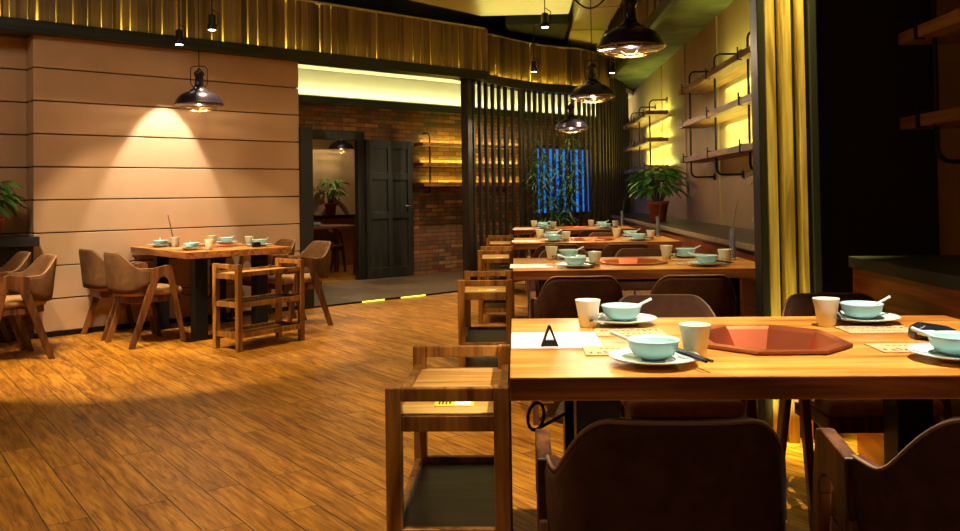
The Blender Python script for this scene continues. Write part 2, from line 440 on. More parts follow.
# room behind the doorway
wstruct('wall_back_room', 'roomwall', 2.3, 8.0, -4.75, -4.65, 0, 2.6)
wstruct('wall_back_room_left', 'roomwall', 3.6, 3.7, -4.65, -2.3, 0, 2.6)
wstruct('wall_back_room_right', 'roomwall', 7.4, 7.5, -4.65, -2.3, 0, 2.6)
wstruct('ceiling_back_room', 'cream', 2.3, 8.0, -4.75, -2.3, 2.6, 2.65)
o = wbox('wall_ledge', 'ledgetop', 3.75, 7.35, -4.65, -4.33, .82, .88)
tag(o, 'dark ledge along the wall of the back room behind the doorway', 'ledge')

# right bay: soffit, plank upstand, partition post, black panel
struct(MB().box(1.56, 2.15, -3, 16.6, 3.03, 3.12), 'ceiling_soffit', 'concrete')
struct(MB().box(1.49, 1.56, -3, 13.5, 2.98, 3.1), 'trim_8', 'beam')
mb = MB(); y = -3; rr = random.Random(5)
while y < 13.4:
    w = rr.uniform(.07, .15); d = rr.choice([0, .01, .02]); mb.box(1.5-d, 1.54, y+.003, y+w-.003, 3.1, CEIL); y += w
struct(mb, 'wall_upstand', 'fascia')
PX0 = 1.152
mb = MB(); mb.box(PX0, PX0+.035, 4.05, 4.17, 0, 3.03); mb.box(1.395, 1.43, 4.05, 4.45, 0, 3.03); mb.box(PX0+.035, 1.395, 4.14, 4.17, 0, 3.03)
struct(mb, 'pillar', 'blackpaint', bevel=.003)
mb = MB()
for x0, x1 in ((1.189, 1.236), (1.262, 1.312), (1.344, 1.374)): mb.box(x0, x1, 4.055, 4.12, 0, 3.03)
struct(mb, 'pillar_planks', 'post', bevel=.003)
struct(MB().box(1.43, 2.15, 4.42, 4.5, 0, 3.03), 'wall_black_panel', 'blackpaint')

# ledge along the right wall
def ledge(y0, y1, label):
    e = empty('wall_bench', (1.5, y0, 0), 0, label, 'ledge')
    L = y1-y0
    MB().box(.02, .64, 0, L, 0, .77).build('base_panel', 'ledgewood', e)
    MB().box(.02, .64, 0, L, .77, .835).build('ledge_top', 'ledgetop', e, bevel=.004)
    MB().box(0, .02, 0, L, .8, .835).build('edge_strip', 'ledgeedge', e)
ledge(4.5, 15.0, 'long dark ledge with pale edge running behind the rear tables along the right wall')
e = empty('wall_bench', (1.50, .2, 0), 0, 'dark-topped reddish wooden ledge beside the right end of the nearest table', 'ledge')
MB().box(.02, .62, 0, 3.72, 0, .83).build('base_panel', 'ledgewood', e)
MB().box(0, .62, 0, 3.72, .83, .88).build('ledge_top', 'blackpaint', e, bevel=.004)

# seams of the wall boards
mb = MB()
for y in (5.6, 7.3, 9.0, 10.7, 12.4, 3.0, 1.6): mb.box(2.135, 2.15, y, y+.03, .84, 3.03)
struct(mb, 'trim_9', 'rightwall')

# window ledge on the far left
e = empty('planter_ledge', W(-1.1, 0), WA, 'dark ledge on low brick wall below the left edge plant', 'ledge')
MB().box(-1.6, 1.12, -.12, .2, .8, .88).build('ledge_top', 'blackpaint', e, bevel=.004)
MB().box(-1.6, 1.1, 0, .2, .32, .8).build('slatted_panel', 'slat', e)
MB().box(-1.6, 1.1, 0, .2, 0, .32).build('brick_base', 'lowbrick', e)

# ------------------------------------------------------------------ slat screen
e = empty('slat_screen', (-.5, 10.6, 0), 0, 'tall curved screen of dark vertical slats at the back of the room', 'screen')
iv = Matrix.Translation(e.location).inverted()
def loc_mb(mb, e): mb.v = [tuple(iv @ Vector(v)) for v in mb.v]; return mb
SP = resample(SCREEN[:4], .165) + resample(SCREEN[3:8], .12) + resample(SCREEN[7:], .15)
for i, (p, d) in enumerate(SP):
    n_ = Vector((d.y, -d.x, 0)); hw, hd = ((.05, .05) if i == 0 else (.021, .02)); mb = MB(); vs = []
    ztop = 2.63 if p.x < 1.5 else 3.03
    for z in (0, ztop):
        for s_, t in ((-1, -1), (1, -1), (1, 1), (-1, 1)):
            w_ = p+d*s_*hw+n_*t*hd; vs.append((w_.x, w_.y, z))
    mb.add(vs, [(0,3,2,1),(4,5,6,7),(0,1,5,4),(1,2,6,5),(2,3,7,6),(3,0,4,7)])
    loc_mb(mb, e).build('slat', 'slat', e)
loc_mb(ribbon(MB(), SCREEN, -.02, .02, 0.0, .1), e).build('rail', 'slat', e)

# ------------------------------------------------------------------ furniture prototypes
def super_pt(th, ax, ay):
    sx, cx = math.sin(th), math.cos(th)
    x = ax*math.copysign(abs(sx)**.72, sx); y = -ay*math.copysign(abs(cx)**.72, cx)
    return x, y
def sstep(a, b, x):
    t = max(0, min(1, (x-a)/(b-a))); return t*t*(3-2*t)
def chair(fab, label):
    root = empty('dining_chair', (0, 0, 0), 0, label, 'chair')
    # backrest: rounded section swept round the back
    n = 44; mb = MB(); rings = []; rim = []
    for i in range(n+1):
        th = math.radians(-86+172*i/n); x, y = super_pt(th, .228, .25)
        th2 = th+.01; x2, y2 = super_pt(th2, .228, .25); t = Vector((x2-x, y2-y, 0)).normalized(); no = Vector((t.y, -t.x, 0))
        a = abs(th)
        ztop = .765-.135*sstep(math.radians(22), math.radians(70), a)
        zbot = .43+.06*sstep(math.radians(50), math.radians(100), a)
        lean = .035*(ztop-.43)/.33*(1-.8*sstep(math.radians(25), math.radians(80), a))
        sec = [(-.02, zbot), (.02, zbot), (.022, zbot+.05), (.022, ztop-.03), (.016, ztop-.008), (0, ztop), (-.014, ztop-.008), (-.022, ztop-.03), (-.022, zbot+.05)]
        ring = []
        for off, z in sec:
            k = (z-zbot)/(ztop-zbot); q = Vector((x, y, 0))+no*(off+lean*k-.01); ring.append((q.x, q.y, z))
        rings.append(ring)
        q = Vector((x, y, 0))+no*(lean+.004); rim.append((q.x, q.y, ztop-.004))
    k = len(rings[0]); vs = [p for r in rings for p in r]; fs = [tuple(range(k)), tuple(range(n*k, n*k+k))[::-1]]
    for i in range(n):
        for j in range(k): fs.append((i*k+j, i*k+(j+1) % k, (i+1)*k+(j+1) % k, (i+1)*k+j))
    mb.add(vs, fs, True); br = mb.build('backrest', fab, root)
    MB().tube(rim, .0045, 6).build('piping', 'piping', br)
    # seat
    o = MB().prism([(-.2, .25), (.2, .25), (.208, .05), (.19, -.1), (.13, -.215), (-.13, -.215), (-.19, -.1), (-.208, .05)][::-1], .4, .46, 'z').build('seat', 'seat', root, bevel=.028, seg=4)
    for p in o.data.polygons: p.use_smooth = True
    MB().prism([(-.19, .23), (.19, .23), (.19, -.05), (.12, -.19), (-.12, -.19), (-.19, -.05)], .345, .4, 'z').build('seat_frame', 'chairwood', root, bevel=.006)
    for s in (-1, 1):
        x0, x1 = sorted((s*.226, s*.258))
        # armrest board with the arch cut into it
        arch = [(.135-.0-.045*0, .0)]
        pts = [(-.05, .625), (.09, .648), (.125, .64), (.15, .52), (.12, .49)]
        for i in range(9):
            q = PI*i/8; pts.append((.058+.052*math.cos(q), .50+.055*math.sin(q)))
        pts += [(.0, .47), (-.05, .47)]
        MB().prism(pts, x0, x1, 'x').build('armrest', 'chairwood', root, bevel=.004)
        MB().prism([(.108, .5), (.15, .53), (.25, 0), (.215, 0)], x0+.002, x1-.002, 'x').build('leg', 'chairwood', root, bevel=.004)
        MB().prism([(-.06, .5), (.008, .5), (-.18, 0), (-.225, 0)], x0+.002, x1-.002, 'x').build('leg', 'chairwood', root, bevel=.004)
        MB().box(*sorted((s*.18, s*.22)), -.03, .02, .35, .39).build('bracket', 'chairwood', root)
    return root

def oct_pts(hx, hy, c): return [(hx, -hy+c), (hx-c, -hy), (-hx+c, -hy), (-hx, -hy+c), (-hx, hy-c), (-hx+c, hy), (hx-c, hy), (hx, hy-c)]
def table(L, D, loc, rz, label):
    """origin on the floor below the centre; x = length"""
    t = empty('dining_table', loc, rz, label, 'table')
    hx, hy, c = .177, .208, .098; O = oct_pts(hx, hy, c)[::-1]; X, Y = L/2, D/2
    mb = MB(); vs = []
    # outer ring matched to the eight corners of the cut-out (O order: (hx,hy-c),(hx-c,hy),(-hx+c,hy),(-hx,hy-c),(-hx,-hy+c),(-hx+c,-hy),(hx-c,-hy),(hx,-hy+c))
    R = [(X, hy-c), (hx-c, Y), (-hx+c, Y), (-X, hy-c), (-X, -hy+c), (-hx+c, -Y), (hx-c, -Y), (X, -hy+c)]
    K = {0: (X, Y), 2: (-X, Y), 4: (-X, -Y), 6: (X, -Y)}
    for z in (.695, .75):
        vs += [(x, y, z) for x, y in O]+[(x, y, z) for x, y in R]+[(*K[k], z) for k in (0, 2, 4, 6)]
    fs = []; ci = {0: 16, 2: 17, 4: 18, 6: 19}
    for z in (0, 20):
        for i in range(8):
            j = (i+1) % 8; f = [z+i, z+8+i] + ([z+ci[i]] if i in ci else []) + [z+8+j, z+j]
            fs.append(tuple(f))
    for i in range(8):
        j = (i+1) % 8; fs.append((i, j, j+20, i+20))
        if i in ci: fs += [(8+i, ci[i], ci[i]+20, 28+i), (ci[i], 8+j, 28+j, ci[i]+20)]
        else: fs.append((8+i, 8+j, 28+j, 28+i))
    mb.add(vs, fs); top = mb.build('tabletop', 'top', t, bevel=.003)
    top.data.materials.append(M['edge'])
    for p in top.data.polygons:
        if abs(p.normal.z) < .5: p.material_index = 1
    # copper basin
    bs = MB(); prof = [((hx+.022), (hy+.022), .109, .754), (hx+.02, hy+.02, .11, .761), (hx-.006, hy-.006, .105, .761), (hx-.012, hy-.012, .104, .752), (hx-.05, hy-.05, .085, .685), (hx-.06, hy-.06, .08, .68)]
    vs = []; fs = []
    for a_, b_, c_, z in prof: vs += [(x, y, z) for x, y in oct_pts(a_, b_, c_)]
    for r in range(len(prof)-1):
        for i in range(8): fs.append((r*8+i, r*8+(i+1) % 8, r*8+8+(i+1) % 8, r*8+8+i))
    fs.append(tuple(range((len(prof)-1)*8, len(prof)*8))); bs.add(vs, fs)
    bo = bs.build('copper_basin', 'copper', t); md = bo.modifiers.new('solid', 'SOLIDIFY'); md.thickness = .003; md.offset = -1
    MB().box(-hx+.05, hx-.05, -hy+.05, hy-.05, .648, .66).build('cooker', 'steel', t)
    lx, ly = X-.22, Y-.2
    for sx in (-1, 1):
        for sy in (-1, 1):
            MB().box(sx*lx-.055, sx*lx+.055, sy*ly-.055, sy*ly+.055, .012, .695).build('leg', 'steel', t, bevel=.004)
        MB().box(sx*lx-.07, sx*lx+.07, -ly-.14, ly+.14, 0, .012).build('foot_plate', 'steel', t)
    return t

def cart(loc, rz, label, mid=.265):
    """x across .33, y along .66"""
    t = empty('serving_cart', loc, rz, label, 'cart')
    w, d, p = .165, .33, .042
    for sx in (-1, 1):
        for sy in (-1, 1):
            x0, x1 = sorted((sx*w, sx*(w-p))); y0, y1 = sorted((sy*d, sy*(d-p)))
            MB().box(x0, x1, y0, y1, 0, .67).build('post', 'cart', t, bevel=.003)
    for sy in (-1, 1):
        y0, y1 = sorted((sy*(d-.006), sy*(d-.03)))
        MB().box(-w+p, w-p, y0, y1, .632, .668).build('top_rail', 'cart', t, bevel=.003)
        MB().box(-w+p, w-p, y0, y1, .553, .594).build('tray_rail', 'cart', t, bevel=.002)
        MB().box(-w+p, w-p, y0, y1, mid-.01, mid+.03).build('shelf_rail', 'cart', t, bevel=.002)
        MB().box(-w+p, w-p, y0, y1, .1, .14).build('shelf_rail', 'cart', t, bevel=.002)
    for sx in (-1, 1):
        x0, x1 = sorted((sx*(w-.006), sx*(w-.03)))
        for z0, z1 in ((.575, .61), (mid-.01, mid+.03), (.1, .14)):
            MB().box(x0, x1, -d+p, d-p, z0, z1).build('side_rail', 'cart', t, bevel=.002)
    MB().box(-w+.03, w-.03, -d+.03, d-.03, .58, .594).build('tray', 'carttray', t)
    MB().box(-w+.03, w-.03, -d+.03, d-.03, mid, mid+.012).build('shelf', 'cartdark', t)
    MB().box(-w+.03, w-.03, -d+.03, d-.03, .1, .112).build('shelf', 'cart', t)
    return t

# ------------------------------------------------------------------ tableware prototypes
def lathe_thing(name, prof, mat, label, cat, n=40):
    o = MB().lathe(prof, n).build(name, mat); return tag(o, label, cat)
P_plate = lathe_thing('plate', [(.055, 0), (.06, .004), (.112, .016), (.1135, .019), (.108, .0185), (.06, .009), (0, .007)], 'plate', 'x', 'plate')
P_bowl = lathe_thing('bowl', [(.028, 0), (.032, .003), (.048, .010), (.059, .024), (.063, .040), (.0665, .047), (.065, .049), (.06, .041), (.055, .025), (.042, .013), (0, .009)], 'celadon', 'x', 'bowl')
P_cup = lathe_thing('cup', [(.024, 0), (.027, .002), (.033, .045), (.0405, .086), (.0405, .088), (.037, .086), (.03, .04), (.024, .008), (0, .006)], 'cupglaze', 'x', 'cup')
mb = MB(); mb.tube([(.0, 0, .002), (.05, 0, .022), (.105, 0, .045)], [.005, .0045, .005], 8)
sp = []
mb.lathe([(0, 0), (.012, .001), (.02, .006), (.0195, .007), (.011, .003), (0, .002)], 16, (-.012, 0, 0))
P_spoon = tag(mb.build('soup_spoon', 'plate'), 'x', 'spoon')
P_chop = empty('chopsticks', (0, 0, 0), 0, 'x', 'chopsticks')
MB().box(-.095, .095, .004, .010, 0, .006).build('chopstick', 'darkblue', P_chop)
MB().box(-.095, .095, -.012, -.005, 0, .006).build('chopstick', 'silver', P_chop)
P_card = empty('place_card', (0, 0, 0), 0, 'x', 'card')
MB().box(-.105, .105, -.065, .065, 0, .0035).build('sheet', 'card', P_card)
mb = MB(); rr = random.Random(11)
for i in range(11):
    cx, cy = -.085+.017*i, .03+rr.uniform(-.006, .006)
    for k in range(4):
        x0, y0 = cx+rr.uniform(-.006, .004), cy+rr.uniform(-.018, .012)
        if rr.random() < .5: mb.box(x0, x0+rr.uniform(.006, .011), y0, y0+.0022, .0035, .0041)
        else: mb.box(x0, x0+.0022, y0, y0+rr.uniform(.008, .018), .0035, .0041)
for i in range(8):
    x0 = -.06+.016*i; mb.box(x0, x0+.009, -.03, -.026, .0035, .0041)
mb.build('writing', 'ink', P_card)
P_menu = empty('menu_sheet', (0, 0, 0), 0, 'x', 'menu')
MB().box(-.128, .128, -.135, .135, 0, .002).build('sheet', 'white', P_menu)
mb = MB(); rr = random.Random(4)
for r in range(5):
    for i in range(9):
        if rr.random() < .35: mb.box(-.11+.025*i, -.11+.025*i+.012, -.1+.045*r, -.097+.045*r, .002, .0026)
mb.build('print', 'card', P_menu)
P_vase = empty('bud_vase', (0, 0, 0), 0, 'x', 'vase')
MB().lathe([(.022, 0), (.022, .006), (.018, .012), (.017, .2), (.014, .2), (.015, .014), (0, .012)], 20).build('glass', 'glassy', P_vase)
MB().tube([(0, 0, .02), (.004, 0, .12), (.012, .005, .22), (.03, .01, .31), (.052, .01, .385)], [.002, .002, .002, .0018, .001], 6).build('twig', 'stem', P_vase)
protos = [P_plate, P_bowl, P_cup, P_spoon, P_chop, P_card, P_menu, P_vase]

def setting(org, rz, x, y, side, where, cupd, spoon_rot, z=.75, back=False):
    R_ = Matrix.Rotation(rz, 4, 'Z'); O_ = Vector(org)
    def at(px, py, pz): v = R_ @ Vector((px, py, 0)); return (O_.x+v.x, O_.y+v.y, pz)
    j = random.uniform(-.006, .006); x += j
    dup(P_plate, at(x, y, z+.0045), rz, 'pale glazed plate at the %s' % where, 'plates on the tables')
    dup(P_bowl, at(x, y+.005, z+.0135), rz, 'pale blue-green bowl at the %s' % where, 'bowls on the tables')
    dup(P_cup, at(x+cupd[0], y+cupd[1], z+.0005), rz, 'tapered cream tea cup at the %s' % where, 'tea cups on the tables')
    sr = rz+spoon_rot
    q = Matrix.Rotation(sr, 4, 'Z') @ Vector((.0, 0, 0))
    p = at(x, y+.005, z+.033)
    dup(P_spoon, (p[0], p[1], p[2]), sr, 'soup spoon in the bowl at the %s' % where, 'soup spoons in the bowls')
    cx = -.082 if side > 0 else .085
    c = dup(P_chop, at(x+cx, y-.02, z+.024), rz+PI/2+(-.25 if side > 0 else .3), 'chopsticks on the plate at the %s' % where, 'chopsticks on the plates')

# ------------------------------------------------------------------ right row of tables
TN = ['nearest table', 'second nearest table', 'third nearest table', 'farthest table']
TY = [2.01, 4.82, 7.53, 10.3]; TL, TD = 1.47, .95
ch0 = chair('fabric', 'x'); chL = chair('tanfabric', 'x')
cart0 = cart((0, 0, 0), 0, 'x'); cart1 = cart((0, 0, 0), 0, 'x', .345)
card_y = empty('price_card', (0, 0, 0), 0, 'x', 'card')
MB().box(-.055, .055, -.03, .03, 0, .002).build('sheet', 'yellowcard', card_y)
mb = MB(); mb.box(.0, .045, -.022, .022, .002, .0025); mb.build('photo', 'white', card_y)
mb = MB()
for i in range(4): mb.box(-.045+.01*i, -.04+.01*i, -.015, .015, .002, .0026)
mb.build('print', 'ink', card_y)
CH = [([.295, .93], [.58, 1.25]), ([.33, .9], [.36, .93]), ([.35, .91], [.38, .96]), ([.36, .92], [])]
for t, y0 in enumerate(TY):
    cx, cy = -.02+TL/2, y0+TD/2
    table(TL, TD, (cx, cy, 0), 0, 'oak-topped dining table with copper basin, the %s in the row' % TN[t].replace(' of the row', ''))
    nm = TN[t]
    setting((cx, cy), 0, -.372, -.325, -1, 'near left place of the ' + nm, (.118, .07), PI*.97)
    setting((cx, cy), 0, -.368, .33, 1, 'far left place of the ' + nm, (-.115, -.055), .25)
    setting((cx, cy), 0, .40, .325, 1, 'far right place of the ' + nm, (-.14, -.07), .25)
    setting((cx, cy), 0, .39, -.30, -1, 'near right place of the ' + nm, (.13, .11), PI*.97)
    for (px, py, rz, w) in ((-.372, .17, 0, 'far left'), (.38, .185, 0, 'far right'), (-.43, -.155, 0, 'near left'), (.35, -.14, 0, 'near right')):
        if py < 0: px, py = px, py+.0
        dup(P_card, (cx+px, cy+py-.02*(py > 0), .7502), rz+(.03 if py > 0 else PI), 'kraft place card at the %s place of the %s' % (w, nm), 'kraft place cards')
    dup(P_menu, (-.02+.13+(-.02 if t else 0), y0+(.505 if t == 0 else .3), .7502), 0, 'white printed menu sheet at the left end of the ' + nm, 'white menu sheets')
    front, back = CH[t]
    off = .16 if t == 0 else .22
    for i, x in enumerate(front):
        w = ('left' if i == 0 else 'right')
        dup(ch0, (x, y0-off, 0), 0, 'dark brown tub chair at the near side of the %s, %s one' % (nm.replace(' from the front',''), w), 'dark chairs at the right-hand row')
    for i, x in enumerate(back):
        w = ('left' if i == 0 else 'right')
        dup(ch0, (x, y0+TD+(.25 if t == 0 else .38), 0), PI, 'dark brown tub chair at the far side of the %s, %s one' % (nm.replace(' from the front',''), w), 'dark chairs at the right-hand row')
    cyy = [2.59, 5.43, 8.15, 10.45][t]
    dup(cart0, (-.19, cyy, 0), 0, 'wooden serving cart at the left end of the ' + nm, 'serving carts by the right-hand row')
    dup(card_y, (-.18, cyy-.19, .5945), 0, 'yellow card on the top tray of the cart by the ' + nm, 'yellow cards on the carts')
    if t: dup(P_vase, (cx+[0, .64, .66, .66][t], cy+[0, .1, .3, .3][t], .7502), [0, .2, -.5, 0][t], 'slim clear glass bud vase with a twig on the ' + nm, 'bud vases')

# A shaped table sign on the nearest table
e = empty('table_sign', (.09, 2.41, .7525), 0, 'small folded grey table sign shaped like a letter A on white menu', 'sign')
mb = MB()
def bar(p, q, w, mat='steel', y0=-.012, y1=.012):
    p, q = Vector((p[0], 0, p[1])), Vector((q[0], 0, q[1])); d = (q-p).normalized(); n_ = Vector((-d.z, 0, d.x))*w/2
    vs = []
    for yy in (y0, y1):
        for a in (p+n_, p-n_, q-n_, q+n_): vs.append((a.x, yy, a.z))
    mb.add(vs, [(0,1,2,3),(4,7,6,5),(0,4,5,1),(1,5,6,2),(2,6,7,3),(3,7,4,0)])
bar((-.022, 0), (0, .058), .006); bar((.022, 0), (0, .058), .006)
mb.build('frame', 'steel', e)
MB().prism([(-.021, 0), (.021, 0), (.0145, .017), (-.0145, .017)], -.01, .01, 'y').build('foot', 'steel', e)
# black and white napkin holder
e = empty('cloth_holder', (1.19, 2.5, .7505), -.12, 'low black holder with rolled white cloths by the far right bowl of nearest table', 'holder')
mb = MB(); mb.prism([(-.06, 0), (.06, 0), (.056, .03), (.02, .036), (-.03, .043), (-.055, .03)], -.035, .035, 'y'); mb.build('case', 'darkblue', e, bevel=.008, seg=3)
for zc, r, x0, x1 in ((.021, .0085, -.052, .0), (.015, .0085, .0, .04)):
    mb = MB(); mb.tube([(x0, -.034, zc), (x0+(x1-x0)*.35, -.041, zc), (x1-.01, -.041, zc), (x1, -.034, zc)], [r*.6, r, r, r*.5], 10); mb.build('rolled_cloth', 'white', e)
# cooker cable under the nearest table
mb = MB(); pts = []
for i in range(15):
    q = 2*PI*i/14-PI/2; pts.append((.045+.022*math.cos(q), 2.24+.03*math.cos(q), .6+.035*math.sin(q)))
tag(mb.tube([(.2, 2.3, .63), (.12, 2.26, .6)]+pts, .0045, 8).build('power_cable', 'blackpaint'), 'black cable loop hanging below the left end of nearest table', 'cable')

# ------------------------------------------------------------------ table by the left wall
lt_c = W(1.285, .665)
table(1.30, .95, lt_c, WA-PI/2, 'wooden hotpot dining table standing end-on against the tan left wall')
LZ = WA-PI/2
nm = 'left wall table'
setting(lt_c, LZ, -.36, -.31, -1, 'wall end left place of the '+nm, (.12, .09), PI*.9)
setting(lt_c, LZ, .34, -.31, -1, 'room end left place of the '+nm, (.1, .12), PI*.9)
setting(lt_c, LZ, -.34, .31, 1, 'wall end right place of the '+nm, (.02, -.14), .3)
setting(lt_c, LZ, .36, .31, 1, 'room end right place of the '+nm, (-.13, -.03), .3)
for a, b, r, w in ((1.2, .93, WA, 'left side'), (1.45, 1.02, WA, 'right side')):
    dup(P_card, W(a, b, .7502), r, 'kraft paper place card on the %s of the %s' % (w, nm), 'kraft place cards')
o = MB().box(-.035, .035, -.02, .02, 0, .045).build('condiment_box', 'steel', loc=W(1.52, 1.12, .7505), rz=WA, bevel=.004)
tag(o, 'small dark metal box on the room end of the table by the left wall', 'box')
e = empty('twig_vase', W(1.08, .36, .7502), 0, 'dark holder with a tall upright twig on the table by the left wall', 'vase')
MB().lathe([(.04, 0), (.045, .01), (.05, .035), (.046, .036), (.04, .012), (0, .01)], 20).build('pot', 'darkblue', e)
MB().tube([(0, 0, .01), (-.01, 0, .1), (-.03, .0, .2), (-.05, 0, .29)], [.007, .006, .006, .005], 8).build('twig', 'twig', e)
mb = MB(); mb.tube([W(1.15, 1.0, .6), W(1.2, .9, .35), W(1.3, .6, .28), W(1.2, .3, .3), W(1.15, .04, .42)], .008, 8)
tag(mb.build('power_cable', 'blackpaint'), 'black cable sagging below the table by the left wall', 'cable')
o = MB().box(-.06, .06, -.02, 0, -.04, .04).build('wall_socket', 'white', loc=W(1.15, .0, .42), rz=WA); tag(o, 'pale wall socket box low on the left wall under the table', 'socket')
for a, b, rz, lab in ((.62, .9, WA-PI/2+.06, 'tan tub chair on the left side of the wall-side table, nearer the room'),
                      (.60, .29, WA-PI/2+.05, 'tan tub chair on the left side of the wall-side table, nearer the wall'),
                      (2.0, .98, WA+PI/2, 'tan tub chair on the right side of the wall-side table, nearer the room'),
                      (1.98, .34, WA+PI/2, 'tan tub chair on the right side of the wall-side table, nearer the wall'),
                      (-.36, .9, WA+PI/2+.06, 'tan tub dining chair cut by the left edge, nearer the camera'),
                      (-.4, .3, WA+PI/2+.02, 'tan tub dining chair cut by the left edge, nearer the wall')):
    p = W(a, b); dup(chL, p, rz, lab, 'tan chairs by the left wall')
dup(cart1, W(1.27, 1.68), WA-PI/2+.2, 'wooden three-tier serving cart at the room end of the left wall table', 'serving carts')
# table the left-edge chairs belong to (its end reaches the frame's edge)
dupc = [o for o in C.objects if o.parent is None]
# remove prototypes
def kill(o):
    for ch in [c for c in C.objects if c.parent == o]: kill(ch)
    bpy.data.objects.remove(o)
KILL_LATER = protos + [ch0, chL, cart0, cart1, card_y]

# ------------------------------------------------------------------ back room contents
def simple_table(loc, rz, label):
    t = empty('side_table', loc, rz, label, 'table')
    MB().box(-.5, .5, -.35, .35, .715, .75).build('tabletop', 'edge', t, bevel=.003)
    for sx in (-1, 1):
        for sy in (-1, 1):
            MB().box(sx*.44-.03, sx*.44+.03, sy*.28-.03, sy*.28+.03, 0, .715).build('leg', 'cart', t)
    return t
simple_table(W(4.75, -3.3), WA, 'plain wooden table in the back room seen through the doorway')
dup(ch0, W(5.05, -3.72), WA+PI, 'brown chair behind the plain table in the back room', None)
dup(P_plate, W(4.62, -3.2, .7505), 0, 'pale plate on the plain table in the back room', None)
dup(P_bowl, W(4.62, -3.2, .76), 0, 'pale bowl on the plain table in the back room', None)

# ------------------------------------------------------------------ lamps
def pendant(loc, label, light=True, power=60, ceil=CEIL, spot=None):
    """origin at the rim centre"""
    e = empty('pendant_lamp', loc, random.uniform(0, 1), label, 'pendant lamp', 'black pendant lamps')
    R = .2175
    out = [(R, 0), (R+.002, .006), (R-.006, .014), (.205, .03), (.19, .06), (.16, .09), (.12, .112), (.085, .122), (.08, .135), (.06, .145), (.045, .165)]
    MB().lathe(out[:2]+out[2:]+[(.0, .166)], 48).build('shade', 'lampblack', e)
    MB().lathe([(R-.002, .001), (R-.012, .012), (.198, .027), (.183, .056), (.153, .085), (.115, .105), (.08, .113), (0, .114)], 48).build('inner_shade', 'lampinner', e)
    MB().lathe([(.03, .166), (.045, .17), (.04, .19), (.036, .26), (.046, .27), (.046, .29), (.03, .31), (.012, .33), (0, .332)], 24).build('socket', 'lampblack', e)
    mb = MB()
    for s in (-1, 1): mb.tube([(s*.05, 0, .16), (s*.072, 0, .2), (s*.072, 0, .33), (s*.05, 0, .35), (0, 0, .352)], .0045, 6)
    mb.build('bracket', 'steel', e)
    mb = MB()
    for r, z in ((R-.004, -.004), (.165, -.03), (.1, -.048), (.045, -.054)):
        mb.tube([(r*math.cos(q*PI/12), r*math.sin(q*PI/12), z) for q in range(24)], .0028, 5, True)
    for k in range(8):
        q = k*PI/4; mb.tube([(r*math.cos(q), r*math.sin(q), z) for r, z in ((R-.004, -.004), (.165, -.03), (.1, -.048), (.045, -.054))], .0024, 5)
    mb.build('cage', 'cage', e)
    MB().lathe([(0, .0), (.02, .004), (.032, .022), (.028, .045), (.018, .065), (.016, .09), (0, .09)], 20).build('bulb', 'bulb', e)
    MB().tube([(0, 0, .33), (0, 0, ceil-loc[2])], .004, 6).build('cord', 'blackpaint', e)
    if light:
        ld = bpy.data.lights.new('pendant_light', 'POINT'); ld.energy = power*.55; ld.color = (1, .76, .48); ld.shadow_soft_size = .012
        lo = bpy.data.objects.new('pendant_light', ld); C.objects.link(lo); lo.parent = e; lo.location = (0, 0, -.016)
    return e
pendant((.745, 5.4, 2.10), 'black dome pendant lamp with wire cage, largest and nearest')
pendant((.755, 8.2, 2.11), 'black dome pendant lamp with wire cage, middle of the three over the tables')
pendant((.75, 11.2, 2.04), 'black dome pendant lamp with wire cage, smallest, before the slat screen')
pendant((-2.84, 7.55, 2.03), 'black dome pendant lamp hanging alone before the tan left wall', power=25)
pb = W(5.62, -4.1)
pendant((pb[0], pb[1], 1.98), 'black pendant lamp in the back room seen through the doorway', power=22, ceil=2.6)

def spotlamp(loc, target, label, power, size=40, blend=.35, col=(1, .78, .5), scale=1., top=CEIL, soft=.02):
    e = empty('spotlight', loc, 0, label, 'spotlight', 'small ceiling spotlights')
    s = scale
    MB().lathe([(.038*s, 0), (.041*s, .003), (.04*s, .05*s), (.033*s, .055*s), (.033*s, .13*s), (.02*s, .14*s), (0, .141*s)], 20).build('can', 'lampblack', e)
    MB().lathe([(0, -.001), (.033*s, -.001), (.033*s, .001), (0, .001)], 20).build('lens', 'lens', e)
    MB().tube([(.045*s, 0, .03*s), (.055*s, 0, .06*s), (.055*s, 0, .15*s), (0, 0, .19*s)], .005, 6).build('bracket', 'steel', e)
    MB().tube([(0, 0, .14*s), (0, 0, top-loc[2])], .006, 6).build('stem', 'blackpaint', e)
    if power:
        ld = bpy.data.lights.new('spot_light', 'SPOT'); ld.energy = power; ld.color = col; ld.spot_size = math.radians(size); ld.spot_blend = blend; ld.shadow_soft_size = soft
        lo = bpy.data.objects.new('spot_light', ld); C.objects.link(lo); lo.parent = e; lo.location = (0, 0, -.012)
        d = Vector(target)-Vector(loc); lo.rotation_euler = d.to_track_quat('-Z', 'Y').to_euler()
    return e
WARM = (1, .76, .44)
spotlamp((-3.08, 7.7, 2.61), W(1.1, .0, .55), 'small black spotlight left of the lone pendant, before the tan wall', 200, 50, .3, (1, .93, .84))
p = (-2.7, 7.5, 2.698); spotlamp(p, W(1.9, 1.3, 0), 'small black spotlight right of the lone pendant, before the plank fascia', 200, 60, .25, WARM)
spotlamp((.266, 11, 2.765), (.3, 10.9, 0), 'small black spotlight hanging before the curved fascia, lower left', 90, 60)
spotlamp((.342, 9.0, 2.95), (.1, 8, 0), 'small black spotlight high beside the ceiling duct, highest of all', 150, 70, scale=1.1, top=3.4)
spotlamp((1.271, 11, 2.731), (.6, 10.6, .7), 'small black spotlight behind the second pendant near the right soffit', 120, 60, top=3.42)
